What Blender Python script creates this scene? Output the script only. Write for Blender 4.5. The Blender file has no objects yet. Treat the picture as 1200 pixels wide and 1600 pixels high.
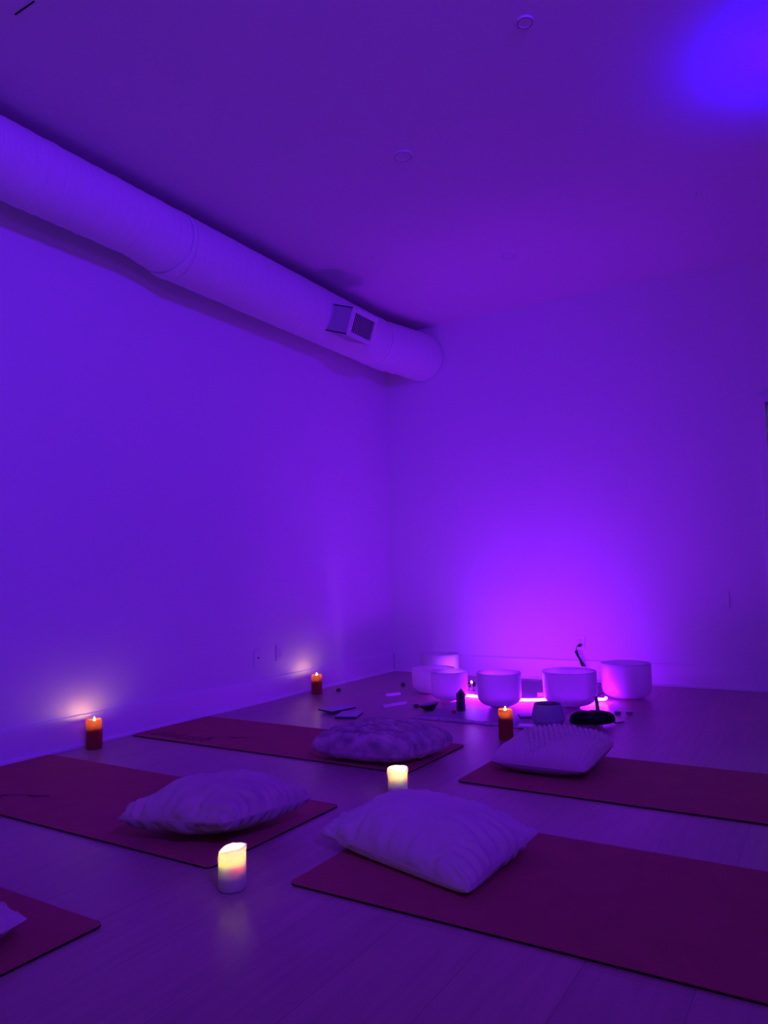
import bpy, bmesh, math, random
from mathutils import Vector, Matrix, noise
random.seed(7)
PI = math.pi
C = bpy.context.scene.collection

# ---------------------------------------------------------------- camera
cam_d = bpy.data.cameras.new('camera'); cam = bpy.data.objects.new('camera', cam_d); C.objects.link(cam)
cam_d.sensor_fit = 'VERTICAL'; cam_d.sensor_height = 36; cam_d.lens = 36 * 1151 / 1600
cam_d.clip_start = .02; cam_d.clip_end = 60
XA = Vector((0.8520, 0.5230, -0.0230)); YA = Vector((0.0636, -0.0598, 0.9962)).normalized()
ax = XA.normalized(); az = ax.cross(YA).normalized(); ay = az.cross(ax).normalized()
cam.matrix_world = Matrix(((ax.x, ay.x, az.x, 3.4967), (ax.y, ay.y, az.y, -5.8249), (ax.z, ay.z, az.z, .875), (0, 0, 0, 1)))
bpy.context.scene.camera = cam
sc = bpy.context.scene
sc.view_settings.view_transform = 'Standard'; sc.view_settings.look = 'None'
sc.view_settings.gamma = 1; sc.view_settings.exposure = 0; sc.view_settings.use_curve_mapping = False

# ---------------------------------------------------------------- light levels
wd = bpy.data.worlds.new('world'); sc.world = wd; wd.use_nodes = True
wd.node_tree.nodes['Background'].inputs[0].default_value = (.001, .001, .004, 1)
LED_COL, LED_STR = (.272, .0045, 1.0), 255
FLAME_COL = (1.0, .50, .20)
FLAME_RED, FLAME_WHITE = 300, 420
CORRIDOR = 5.0

def light(name, kind, loc, col, power, aim=None, size=.08, angle=100, blend=.6, parent=None):
    d = bpy.data.lights.new(name, kind); d.color = col; d.energy = power
    d.shadow_soft_size = size
    if kind == 'SPOT': d.spot_size = math.radians(angle); d.spot_blend = blend
    o = bpy.data.objects.new(name, d); C.objects.link(o); o.location = loc
    if aim is not None: o.rotation_euler = (Vector(aim) - Vector(loc)).to_track_quat('-Z', 'Y').to_euler()
    return o
# blue uplight close to the ceiling (right of the frame), blue-violet spot high behind the camera, added unseen violet fill bounced off the ceiling
UPLIGHT = (3.50, -2.34, 2.78)
SPOT = (4.75, -5.6, 2.84)
WASH = (4.6, -6.6, 1.9)
light('uplight_beam', 'SPOT', UPLIGHT, (.012, .0, 1.0), 36, (3.50, -2.34, 3.1), .05, 165, 1)
light('violet_beam', 'SPOT', SPOT, (.115, .004, 1.0), 480, (0, -2.5, 1.75), .12, 86, 1)
light('wash_beam', 'SPOT', WASH, (.20, .004, 1.0), 190, (4.0, -5.6, 3.1), .15, 150, 1)
WARM_FILL = (2.25, -6.75, .30)  # unseen warm fill, added to light the near sides of the pillows
light('fill_glow', 'POINT', WARM_FILL, (1.0, .72, .50), 3.0, None, .05)

# ---------------------------------------------------------------- materials
def mat(name, col, rough=.6, spec=.5, sss=0, sss_r=(1, 1, 1), sss_s=.02, bump=None, vary=None, metal=0, sheen=0):
    m = bpy.data.materials.new(name); m.use_nodes = True
    nt = m.node_tree; b = nt.nodes['Principled BSDF']
    b.inputs['Base Color'].default_value = (*col, 1); b.inputs['Roughness'].default_value = rough
    b.inputs['Specular IOR Level'].default_value = spec; b.inputs['Metallic'].default_value = metal
    if sheen: b.inputs['Sheen Weight'].default_value = sheen; b.inputs['Sheen Roughness'].default_value = .4
    if sss:
        b.inputs['Subsurface Weight'].default_value = sss; b.inputs['Subsurface Radius'].default_value = sss_r
        b.inputs['Subsurface Scale'].default_value = sss_s
    tc = nt.nodes.new('ShaderNodeTexCoord')
    if vary:                                    # (scale vec, noise scale, amount)
        mp = nt.nodes.new('ShaderNodeMapping'); mp.inputs['Scale'].default_value = vary[0]
        nz = nt.nodes.new('ShaderNodeTexNoise'); nz.inputs['Scale'].default_value = vary[1]; nz.inputs['Detail'].default_value = 6
        rp = nt.nodes.new('ShaderNodeMapRange'); rp.inputs['From Min'].default_value = .3; rp.inputs['From Max'].default_value = .7
        rp.inputs['To Min'].default_value = 1 - vary[2]; rp.inputs['To Max'].default_value = 1 + vary[2]
        mx = nt.nodes.new('ShaderNodeVectorMath'); mx.operation = 'SCALE'; mx.inputs[0].default_value = col
        nt.links.new(tc.outputs['Object'], mp.inputs[0]); nt.links.new(mp.outputs[0], nz.inputs['Vector'])
        nt.links.new(nz.outputs['Fac'], rp.inputs['Value']); nt.links.new(rp.outputs[0], mx.inputs['Scale'])
        nt.links.new(mx.outputs[0], b.inputs['Base Color'])
    if bump:                                    # (scale vec, noise scale, strength, distance)
        mp = nt.nodes.new('ShaderNodeMapping'); mp.inputs['Scale'].default_value = bump[0]
        nz = nt.nodes.new('ShaderNodeTexNoise'); nz.inputs['Scale'].default_value = bump[1]; nz.inputs['Detail'].default_value = 5
        bp = nt.nodes.new('ShaderNodeBump'); bp.inputs['Strength'].default_value = bump[2]; bp.inputs['Distance'].default_value = bump[3]
        nt.links.new(tc.outputs['Object'], mp.inputs[0]); nt.links.new(mp.outputs[0], nz.inputs['Vector'])
        nt.links.new(nz.outputs['Fac'], bp.inputs['Height']); nt.links.new(bp.outputs[0], b.inputs['Normal'])
    return m
def emis(name, col, k):
    m = bpy.data.materials.new(name); m.use_nodes = True; nt = m.node_tree
    nt.nodes.remove(nt.nodes['Principled BSDF']); e = nt.nodes.new('ShaderNodeEmission')
    e.inputs[0].default_value = (*col, 1); e.inputs[1].default_value = k
    nt.links.new(e.outputs[0], nt.nodes['Material Output'].inputs[0]); return m
def glassy(name, col, rough=.1, transp=.5):      # thin clear glass: transparent + gloss by fresnel
    m = bpy.data.materials.new(name); m.use_nodes = True; nt = m.node_tree
    nt.nodes.remove(nt.nodes['Principled BSDF'])
    t = nt.nodes.new('ShaderNodeBsdfTransparent'); t.inputs[0].default_value = (*col, 1)
    g = nt.nodes.new('ShaderNodeBsdfGlossy'); g.inputs['Roughness'].default_value = rough
    f = nt.nodes.new('ShaderNodeFresnel'); f.inputs[0].default_value = 1.5
    mx = nt.nodes.new('ShaderNodeMixShader')
    nt.links.new(f.outputs[0], mx.inputs[0]); nt.links.new(t.outputs[0], mx.inputs[1]); nt.links.new(g.outputs[0], mx.inputs[2])
    nt.links.new(mx.outputs[0], nt.nodes['Material Output'].inputs[0]); return m
def add_through(m, col, k):                      # wax that also lets light through thin walls
    nt = m.node_tree; b = nt.nodes['Principled BSDF']; out = nt.nodes['Material Output']
    t = nt.nodes.new('ShaderNodeBsdfTranslucent'); t.inputs[0].default_value = (*col, 1)
    mx = nt.nodes.new('ShaderNodeMixShader'); mx.inputs[0].default_value = k
    nt.links.new(b.outputs[0], mx.inputs[1]); nt.links.new(t.outputs[0], mx.inputs[2]); nt.links.new(mx.outputs[0], out.inputs[0]); return m
def frosted(name, col, through=.55, clear=.12):
    m = bpy.data.materials.new(name); m.use_nodes = True; nt = m.node_tree
    nt.nodes.remove(nt.nodes['Principled BSDF'])
    d = nt.nodes.new('ShaderNodeBsdfDiffuse'); d.inputs[0].default_value = (*col, 1)
    t = nt.nodes.new('ShaderNodeBsdfTranslucent'); t.inputs[0].default_value = (*col, 1)
    c = nt.nodes.new('ShaderNodeBsdfTransparent')
    g = nt.nodes.new('ShaderNodeBsdfGlossy'); g.inputs['Roughness'].default_value = .45
    m1 = nt.nodes.new('ShaderNodeMixShader'); m1.inputs[0].default_value = through
    m2 = nt.nodes.new('ShaderNodeMixShader'); m2.inputs[0].default_value = clear
    m3 = nt.nodes.new('ShaderNodeMixShader'); f = nt.nodes.new('ShaderNodeFresnel'); f.inputs[0].default_value = 1.35
    L = nt.links.new
    L(d.outputs[0], m1.inputs[1]); L(t.outputs[0], m1.inputs[2]); L(m1.outputs[0], m2.inputs[1]); L(c.outputs[0], m2.inputs[2])
    L(f.outputs[0], m3.inputs[0]); L(m2.outputs[0], m3.inputs[1]); L(g.outputs[0], m3.inputs[2])
    L(m3.outputs[0], nt.nodes['Material Output'].inputs[0]); return m

def floor_material():
    m = bpy.data.materials.new('wood_planks'); m.use_nodes = True; nt = m.node_tree; b = nt.nodes['Principled BSDF']; L = nt.links.new
    tc = nt.nodes.new('ShaderNodeTexCoord'); mp = nt.nodes.new('ShaderNodeMapping')
    mp.inputs['Rotation'].default_value = (0, 0, PI / 2); mp.inputs['Location'].default_value = (.35, .03, 0)
    br = nt.nodes.new('ShaderNodeTexBrick'); br.offset = .37
    br.inputs['Scale'].default_value = 1; br.inputs['Brick Width'].default_value = 1.5; br.inputs['Row Height'].default_value = .23
    br.inputs['Mortar Size'].default_value = .0016; br.inputs['Mortar Smooth'].default_value = .3
    br.inputs['Color1'].default_value = (.42, .31, .24, 1); br.inputs['Color2'].default_value = (.48, .355, .275, 1)
    br.inputs['Mortar'].default_value = (.33, .24, .18, 1); br.inputs['Bias'].default_value = 0
    L(tc.outputs['Object'], mp.inputs[0]); L(mp.outputs[0], br.inputs['Vector'])
    m2 = nt.nodes.new('ShaderNodeMapping'); m2.inputs['Scale'].default_value = (14, .9, 1)
    nz = nt.nodes.new('ShaderNodeTexNoise'); nz.inputs['Scale'].default_value = 3; nz.inputs['Detail'].default_value = 8
    nz.inputs['Distortion'].default_value = .6
    rp = nt.nodes.new('ShaderNodeMapRange'); rp.inputs['From Min'].default_value = .3; rp.inputs['From Max'].default_value = .7
    rp.inputs['To Min'].default_value = .9; rp.inputs['To Max'].default_value = 1.08
    mx = nt.nodes.new('ShaderNodeVectorMath'); mx.operation = 'SCALE'
    L(tc.outputs['Object'], m2.inputs[0]); L(m2.outputs[0], nz.inputs['Vector']); L(nz.outputs['Fac'], rp.inputs['Value'])
    L(br.outputs['Color'], mx.inputs[0]); L(rp.outputs[0], mx.inputs['Scale']); L(mx.outputs[0], b.inputs['Base Color'])
    b.inputs['Roughness'].default_value = .33; b.inputs['Specular IOR Level'].default_value = .62
    bp = nt.nodes.new('ShaderNodeBump'); bp.inputs['Strength'].default_value = .25; bp.inputs['Distance'].default_value = .002
    sb = nt.nodes.new('ShaderNodeMath'); sb.operation = 'SUBTRACT'
    L(nz.outputs['Fac'], sb.inputs[0]); L(br.outputs['Fac'], sb.inputs[1]); L(sb.outputs[0], bp.inputs['Height']); L(bp.outputs[0], b.inputs['Normal'])
    return m

M = dict(
    wall=mat('wall_paint', (.80, .80, .82), .75, .2, bump=((1, 1, 1), 90, .08, .001)),
    ceil=mat('ceiling_paint', (.76, .74, .76), .85, .1, bump=((1, 1, 1), 60, .08, .001)),
    trim=mat('trim_paint', (.82, .82, .84), .4, .4),
    floor=floor_material(),
    duct=mat('duct_wrap', (.80, .80, .83), .62, .25, bump=((1, 9, 1), 4.5, .55, .012)),
    boot=mat('duct_boot_paint', (.46, .46, .50), .5, .3),
    grille=mat('grille_paint', (.78, .78, .8), .45, .4),
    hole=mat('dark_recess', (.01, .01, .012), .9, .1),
    mat_top=mat('terracotta_rubber', (.43, .15, .115), .8, .15, vary=((1, 1, 1), 8, .06), bump=((1, 1, 1), 300, .3, .0006)),
    mat_base=mat('black_rubber', (.012, .008, .012), .8, .2),
    mat_print=mat('mat_lettering', (.13, .03, .04), .6, .2),
    plastic=mat('white_plastic', (.78, .78, .8), .35, .5),
    plastic_dark=mat('dark_slot', (.02, .02, .02), .6, .3),
    black=mat('black_plastic', (.006, .006, .008), .55, .25),
    blackcloth=mat('black_satin', (.006, .006, .010), .6, .2, bump=((1, 1, 1), 120, .3, .001)),
    thread=mat('grey_thread', (.10, .10, .12), .7),
    linen=mat('white_linen', (.70, .64, .55), .85, .1, bump=((1, 1, 1), 700, .35, .0006), sheen=.25),
    velvet=mat('pale_velvet', (.58, .48, .42), .85, .1, vary=((1, 1, 1), 9, .10), sheen=.4),
    velvet_back=mat('cream_backing', (.48, .42, .38), .9, .1, bump=((1, 1, 1), 500, .3, .0006)),
    fur=mat('mottled_fur', (.58, .48, .42), .9, .1, vary=((1, 2.5, 1), 14, .38), sheen=.3),
    knit=mat('cream_knit', (.78, .68, .56), .9, .1, bump=((1, 1, 1), 420, .6, .0012)),
    quartz=frosted('frosted_quartz', (.97, .96, .98), .68, .18),
    rubber=mat('black_ring', (.02, .015, .02), .7),
    foot=mat('grey_ring', (.35, .32, .36), .6),
    wax_white=mat('ivory_wax', (.90, .84, .72), .5, .3, sss=1, sss_r=(1.0, .75, .45), sss_s=.017),
    wax_red=mat('red_wax', (.50, .08, .045), .45, .35, sss=1, sss_r=(1.0, .25, .10), sss_s=.006),
    wick=mat('wick', (.02, .015, .01), .9),
    flame_r=emis('flame_amber', FLAME_COL, FLAME_RED),
    flame_w=emis('flame_cream', (1.0, .72, .34), FLAME_WHITE),
    led=emis('led_neon', LED_COL, LED_STR),
    led_cap=mat('led_cap', (.6, .6, .6), .4),
    crystal=mat('dark_crystal', (.035, .02, .05), .12, .8, vary=((1, 1, 4), 30, .5)),
    geode=mat('geode_stone', (.02, .014, .02), .35, .4, bump=((1, 1, 1), 60, .6, .004)),
    geode_in=mat('geode_crystals', (.10, .03, .12), .3, .7, bump=((1, 1, 1), 160, 1, .004)),
    selenite=mat('selenite', (.82, .80, .84), .3, .5, sss=.6, sss_s=.01),
    stone=mat('dark_stone', (.06, .04, .07), .3, .6),
    redstone=mat('red_stone', (.50, .03, .02), .35, .5),
    pot=mat('grey_stoneware', (.40, .40, .47), .65, .3),
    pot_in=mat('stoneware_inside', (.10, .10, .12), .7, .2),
    cloth=mat('woven_cloth', (.62, .58, .64), .45, .4, bump=((1, 1, 1), 240, .5, .0015)),
    lace=mat('lace_border', (.78, .76, .80), .8, .1, vary=((1, 1, 1), 110, .6), bump=((1, 1, 1), 160, 1, .003)),
    cover1=mat('pale_book_cover', (.50, .47, .52), .4, .4),
    cover2=mat('dark_book_edge', (.05, .04, .07), .5, .3),
    alum=mat('thin_aluminium', (.6, .6, .62), .35, metal=.8),
    glass=glassy('clear_glass', (.96, .96, .98), .05),
    pane=glassy('door_glass', (.9, .92, .92), .03),
    dim=mat('corridor_paint', (.42, .45, .45), .8),
    lampbody=mat('lamp_housing', (.03, .03, .03), .4),
    corridor_lamp=emis('corridor_lamp', (.75, .85, 1.0), CORRIDOR),
)
add_through(M['wax_red'], (1, .60, .30), .40); add_through(M['wax_white'], (1, .95, .80), .35)

# ---------------------------------------------------------------- helpers
def obj(name, bm, m, parent=None, smooth=True, loc=None):
    me = bpy.data.meshes.new(name); bm.normal_update()
    bm.to_mesh(me); bm.free()
    for mm in (m if isinstance(m, (list, tuple)) else [m]): me.materials.append(mm)
    if smooth: me.shade_smooth()
    o = bpy.data.objects.new(name, me); C.objects.link(o)
    if parent: o.parent = parent
    if loc: o.location = loc
    return o
def tag(o, label, cat, group=None, kind=None):
    o['label'] = label; o['category'] = cat
    if group: o['group'] = group
    if kind: o['kind'] = kind
    return o
def thing(name, label, cat, loc=(0, 0, 0), rz=0, group=None):
    o = bpy.data.objects.new(name, None); C.objects.link(o); o.location = loc; o.rotation_euler = (0, 0, rz)
    o.empty_display_size = .05
    return tag(o, label, cat, group)
def struct(name, bm, m, parent=None, smooth=False):
    o = obj(name, bm, m, parent, smooth); o['kind'] = 'structure'; return o
def box(bm, x0, x1, y0, y1, z0, z1, bev=0, mi=0):
    vs = [bm.verts.new((x, y, z)) for z in (z0, z1) for y in (y0, y1) for x in (x0, x1)]
    fs = [bm.faces.new([vs[i] for i in q]) for q in ((0, 2, 3, 1), (4, 5, 7, 6), (0, 1, 5, 4), (2, 6, 7, 3), (0, 4, 6, 2), (1, 3, 7, 5))]
    for f in fs: f.material_index = mi
    if bev:
        es = list({e for f in fs for e in f.edges})
        bmesh.ops.bevel(bm, geom=es, offset=bev, segments=2, affect='EDGES', profile=.6)
def lathe(bm, prof, n=48, wob=None, mi=0, cap0=True, cap1=True):   # prof: (r, z) list
    rings = []
    for (r, z) in prof:
        ring = []
        for k in range(n):
            a = 2 * PI * k / n; rr, zz = (wob(r, z, a) if wob else (r, z))
            ring.append(bm.verts.new((rr * math.cos(a), rr * math.sin(a), zz)))
        rings.append(ring)
    for i in range(len(rings) - 1):
        for k in range(n):
            f = bm.faces.new((rings[i][k], rings[i][(k + 1) % n], rings[i + 1][(k + 1) % n], rings[i + 1][k])); f.material_index = mi
    if cap0: bm.faces.new(rings[0][::-1]).material_index = mi
    if cap1: bm.faces.new(rings[-1]).material_index = mi
    bmesh.ops.recalc_face_normals(bm, faces=bm.faces)
def tube(bm, pts, rad, n=12, caps=True, spline=6):
    P = [Vector(p) for p in pts]; R = rad if isinstance(rad, (list, tuple)) else [rad] * len(P)
    if spline and len(P) > 2:
        Q, S = [], []
        for i in range(len(P) - 1):
            p0, p1, p2, p3 = P[max(i - 1, 0)], P[i], P[i + 1], P[min(i + 2, len(P) - 1)]
            for j in range(spline):
                t = j / spline
                Q.append(.5 * ((2 * p1) + (p2 - p0) * t + (2 * p0 - 5 * p1 + 4 * p2 - p3) * t * t + (3 * p1 - p0 - 3 * p2 + p3) * t ** 3))
                S.append(R[i] + (R[i + 1] - R[i]) * t)
        Q.append(P[-1]); S.append(R[-1]); P, R = Q, S
    up = Vector((0, 0, 1)); rings = []
    for i, p in enumerate(P):
        d = (P[min(i + 1, len(P) - 1)] - P[max(i - 1, 0)]).normalized()
        if i == 0:
            s = d.cross(up if abs(d.z) < .9 else Vector((1, 0, 0))).normalized()
        else:
            s = (s - d * s.dot(d)).normalized()
        u = s.cross(d).normalized()
        rings.append([bm.verts.new(p + (s * math.cos(2 * PI * k / n) + u * math.sin(2 * PI * k / n)) * R[i]) for k in range(n)])
    for i in range(len(rings) - 1):
        for k in range(n):
            bm.faces.new((rings[i][k], rings[i][(k + 1) % n], rings[i + 1][(k + 1) % n], rings[i + 1][k]))
    if caps: bm.faces.new(rings[0][::-1]); bm.faces.new(rings[-1])
    bmesh.ops.recalc_face_normals(bm, faces=bm.faces)
def new(): return bmesh.new()
def soften(o, deg=40):
    """flat shading where faces meet sharply"""
    for e in o.data.edges: pass
    bm = bmesh.new(); bm.from_mesh(o.data)
    for e in bm.edges:
        if len(e.link_faces) == 2 and e.calc_face_angle(0) > math.radians(deg): e.smooth = False
    bm.to_mesh(o.data); bm.free(); return o

# ---------------------------------------------------------------- room shell
RX, RY, RZ = 5.3, -8.2, 3.105
T = .12
DX0, DX1, DZ = 3.133, 4.05, 2.03          # door opening in the back wall
bm = new(); box(bm, -T, RX + T, RY - T, 1.9, -.1, 0); struct('floor', bm, M['floor'])
bm = new(); box(bm, -T, RX + T, RY - T, T, RZ, RZ + .1); struct('ceiling', bm, M['ceil'])
bm = new(); box(bm, -T, 0, RY - T, T, 0, RZ); struct('wall_left', bm, M['wall'])
bm = new(); box(bm, RX, RX + T, RY - T, T, 0, RZ); struct('wall_right', bm, M['wall'])
bm = new(); box(bm, 0, RX, RY - T, RY, 0, RZ); struct('wall_front', bm, M['wall'])
bm = new(); box(bm, 0, DX0, 0, T, 0, RZ); box(bm, DX0, DX1, 0, T, DZ, RZ); box(bm, DX1, RX, 0, T, 0, RZ)
struct('wall_back', bm, M['wall'])
# baseboards with a stepped cap and a rounded shoe at the floor
def profile(bm, pts, p0, p1, outward):
    a = Vector(p0); b = Vector(p1); n = Vector(outward)
    A = [bm.verts.new(a + n * d + Vector((0, 0, z))) for d, z in pts]; B = [bm.verts.new(b + n * d + Vector((0, 0, z))) for d, z in pts]
    for i in range(len(pts)): j = (i + 1) % len(pts); bm.faces.new((A[i], A[j], B[j], B[i]))
    bm.faces.new(A[::-1]); bm.faces.new(B); bmesh.ops.recalc_face_normals(bm, faces=bm.faces)
BP = [(0, 0), (.026, 0), (.026, .008), (.022, .017), (.014, .020), (.014, .158), (.011, .165), (0, .165)]
bm = new(); profile(bm, BP, (0, RY, 0), (0, 0, 0), (1, 0, 0)); struct('baseboard_left', bm, M['trim'])
bm = new(); profile(bm, BP, (.026, 0, 0), (DX0 - .05, 0, 0), (0, -1, 0)); struct('baseboard_back', bm, M['trim'])
bm = new(); profile(bm, BP, (RX, RY, 0), (RX, 0, 0), (-1, 0, 0)); struct('baseboard_right', bm, M['trim'])
# door casing, door with a glass light, dim corridor beyond it
bm = new(); box(bm, DX0 - .050, DX0, -.026, 0, 0, DZ + .05, .003); box(bm, DX1, DX1 + .05, -.026, 0, 0, DZ + .05, .003)
box(bm, DX0, DX1, -.026, 0, DZ, DZ + .05, .003); struct('trim_1', bm, M['trim'])
bm = new(); y0, y1 = .035, .075
box(bm, DX0 + .003, DX0 + .010, y0, y1, .005, DZ - .003, .002); box(bm, DX1 - .055, DX1 - .003, y0, y1, .005, DZ - .003, .002)
box(bm, DX0 + .010, DX1 - .055, y0, y1, DZ - .02, DZ - .003); box(bm, DX0 + .010, DX1 - .055, y0, y1, .005, .06)
door = struct('door_1', bm, M['trim'])
bm = new(); box(bm, DX0 + .010, DX1 - .055, .052, .058, .06, DZ - .02); obj('glass_pane', bm, M['pane'], door, False)
bm = new(); tube(bm, [(DX1 - .09, .035, 1.0), (DX1 - .09, -.01, 1.0), (DX1 - .10, -.02, 1.0), (DX1 - .2, -.02, 1.0)], .009, 10); obj('door_handle', bm, M['alum'], door)
bm = new(); box(bm, 2.6, 4.7, 1.7, 1.8, 0, 2.6); box(bm, 2.5, 2.6, T, 1.8, 0, 2.6); box(bm, 4.7, 4.8, T, 1.8, 0, 2.6); box(bm, 2.5, 4.8, T, 1.8, 2.6, 2.7)
struct('wall_corridor', bm, M['dim'])
t = thing('ceiling_lamp', 'flat square corridor ceiling lamp beyond the glazed door at right', 'lamp', (3.6, .95, 2.6))
bm = new(); box(bm, -.3, .3, -.3, .3, -.03, 0, .004); obj('lamp_housing', bm, M['plastic'], t)
bm = new(); box(bm, -.27, .27, -.27, .27, -.036, -.031); obj('diffuser', bm, M['corridor_lamp'], t, False)

# ---------------------------------------------------------------- lamps out of frame
t = thing('pendant_uplight', 'small black hanging uplight throwing the blue glow on the ceiling', 'lamp', (3.5, -2.34, RZ))
bm = new(); lathe(bm, [(.030, -.0), (.030, -.012), (.006, -.016)], 24); obj('ceiling_rose', bm, M['lampbody'], t)
for s in (-1, 1):
    bm = new(); tube(bm, [(.004 * s, 0, -.01), (.045 * s, 0, -.12), (.052 * s, 0, -.34)], .003, 8); obj('hanger', bm, M['lampbody'], t)
bm = new(); lathe(bm, [(.030, -.42), (.05, -.40), (.055, -.34), (.051, -.34), (.046, -.395), (.026, -.41)], 32); obj('shade', bm, M['lampbody'], t)
def spotlamp(loc, aim, label):
    t = thing('ceiling_spotlight', label, 'lamp', (loc[0], loc[1], RZ), 0)
    bm = new(); lathe(bm, [(.05, 0), (.05, -.02), (.02, -.025)], 24); obj('ceiling_mount', bm, M['lampbody'], t)
    d = (Vector(aim) - Vector(loc)).normalized(); b = Vector(loc) - t.location
    bm = new(); tube(bm, [(0, 0, -.02), (0, 0, -.1), b - d * .15], .008, 8); obj('arm', bm, M['lampbody'], t)
    bm = new(); lathe(bm, [(.05, -.02), (.075, 0), (.08, .12), (.155, .17), (.148, .172), (.07, .12), (.06, .01)], 32, cap1=True)
    o = obj('lamp_head', bm, M['lampbody'], t); o.matrix_local = Matrix.Translation(b - d * .2) @ d.to_track_quat('Z', 'Y').to_matrix().to_4x4()
spotlamp(SPOT, (0, -2.5, 1.75), 'black ceiling spotlight aimed at the left wall')
t = thing('fill_torchiere', 'added black fill torchiere, unseen behind the camera', 'lamp', (WASH[0], WASH[1], 0))  # added body for the violet ceiling-bounce fill
bm = new(); lathe(bm, [(.13, 0), (.13, .015), (.02, .03)], 32); obj('base', bm, M['lampbody'], t)
bm = new(); tube(bm, [(0, 0, .02), (0, 0, 1.70)], .011, 12, spline=0); obj('pole', bm, M['lampbody'], t)
bm = new(); lathe(bm, [(.02, 1.69), (.09, 1.74), (.16, 1.84), (.155, 1.842), (.085, 1.75), (.01, 1.71)], 40); obj('shade', bm, M['lampbody'], t)

t = thing('fill_lamp', 'added warm fill lamp with open white posts and roof, unseen behind the camera', 'fill_lamp', (WARM_FILL[0], WARM_FILL[1], 0))  # added body for the warm fill light
bm = new(); lathe(bm, [(.11, 0), (.11, .02), (.05, .03)], 32); obj('base', bm, M['plastic'], t)
for k in range(4):
    a = PI / 4 + k * PI / 2; bm = new(); tube(bm, [(.10 * math.cos(a), .10 * math.sin(a), .015), (.10 * math.cos(a), .10 * math.sin(a), .46)], .005, 8, spline=0); obj('post', bm, M['plastic'], t)
bm = new(); lathe(bm, [(.12, .46), (.12, .47), (.03, .53), (.01, .56)], 32); obj('roof', bm, M['plastic'], t)
bm = new(); lathe(bm, [(.035, .028), (.035, .18), (.03, .185)], 32); obj('candle', bm, M['wax_white'], t)

# ---------------------------------------------------------------- air duct
duct = thing('air_duct', 'long white wrapped round air duct running under the ceiling', 'duct', (.26, -.66, 2.843))
def ring_tube(bm, stations, n=72, wrinkle=.0022, caps=(False, False)):
    """stations: (x, y, z, r) ; rings stand square to the path"""
    rings = []
    for i, (x, y, z, r) in enumerate(stations):
        a = stations[max(i - 1, 0)]; b = stations[min(i + 1, len(stations) - 1)]
        d = Vector((b[0] - a[0], b[1] - a[1], b[2] - a[2])).normalized()
        s = d.cross(Vector((0, 0, 1))).normalized(); u = s.cross(d)
        ring = []
        for k in range(n):
            t = 2 * PI * k / n
            rr = r + wrinkle * (noise.noise(Vector((math.cos(t) * 1.3 + 3, math.sin(t) * 1.3, y * 26))) + .5 * noise.noise(Vector((math.cos(t) * 4, math.sin(t) * 4 + 9, y * 60))))
            ring.append(bm.verts.new(Vector((x, y, z)) + (s * math.cos(t) + u * math.sin(t)) * rr - duct.location))
        rings.append(ring)
    for i in range(len(rings) - 1):
        for k in range(n): bm.faces.new((rings[i][k], rings[i][(k + 1) % n], rings[i + 1][(k + 1) % n], rings[i + 1][k]))
    if caps[0]: bm.faces.new(rings[0][::-1])
    if caps[1]: bm.faces.new(rings[-1])
    bmesh.ops.recalc_face_normals(bm, faces=bm.faces)
def seg(p, q, n): return [tuple(p[i] + (q[i] - p[i]) * k / n for i in range(4)) for k in range(n + 1)]
bm = new(); ring_tube(bm, seg((.271, RY, 2.860, .178), (.271, -3.16, 2.860, .178), 320) + seg((.270, -3.13, 2.859, .180), (.2615, -2.875, 2.8445, .1975), 14), wrinkle=.0035); obj('narrow_duct_run', bm, M['duct'], duct)
bm = new(); ring_tube(bm, [(.261, -2.90, 2.844, .198), (.260, -2.895, 2.843, .202)] + seg((.26, -2.875, 2.843, .2035), (.26, -2.85, 2.843, .2035), 2) + [(.26, -2.849, 2.843, .198)]); obj('collar', bm, M['duct'], duct)
bm = new(); ring_tube(bm, seg((.26, -2.855, 2.843, .199), (.26, -.665, 2.843, .200), 150)); obj('main_duct_run', bm, M['duct'], duct)
bm = new(); ring_tube(bm, [(.26, -.69, 2.843, .200), (.26, -.685, 2.843, .2055), (.26, -.655, 2.843, .206), (.26, -.652, 2.843, .19)], wrinkle=.0005); obj('joint_band', bm, M['duct'], duct)
pts = []
for k in range(40):
    u = k / 39; s = u * u * (3 - 2 * u)
    pts.append((.262 + .128 * s, -.665 + .66 * u, 2.841 - .012 * s, .190 + .020 * math.sin(min(1, u * 2.2) * PI / 2) + .004 * math.sin(u * PI * 3) * (1 - u)))
bm = new(); ring_tube(bm, pts, wrinkle=.005); obj('end_elbow', bm, M['duct'], duct)
# outlet boot with grille
nrm = Vector((.943, 0, -.333)).normalized(); dn = Vector((-.333, 0, -.943)).normalized(); ay_ = Vector((0, 1, 0))
TL = Vector((.639, -1.5, 2.803)); Wd, Hg, Dp = .325, .200, .22
def bp(a, b, c): return TL + ay_ * a + dn * b - nrm * c - duct.location
def pbox(bm, a0, a1, b0, b1, c0, c1):
    vs = [bm.verts.new(bp(a, b, c)) for c in (c0, c1) for b in (b0, b1) for a in (a0, a1)]
    for q in ((0, 2, 3, 1), (4, 5, 7, 6), (0, 1, 5, 4), (2, 6, 7, 3), (0, 4, 6, 2), (1, 3, 7, 5)): bm.faces.new([vs[i] for i in q])
    bmesh.ops.recalc_face_normals(bm, faces=bm.faces)
bm = new()
for (a0, a1, b0, b1) in ((0, .008, 0, Hg), (Wd - .008, Wd, 0, Hg), (0, Wd, 0, .008), (0, Wd, Hg - .008, Hg)): pbox(bm, a0, a1, b0, b1, .004, Dp)
boot = obj('outlet_boot', bm, M['boot'], duct, False); boot['label'] = 'grey metal outlet boot'
bm = new(); m_ = .028
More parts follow.
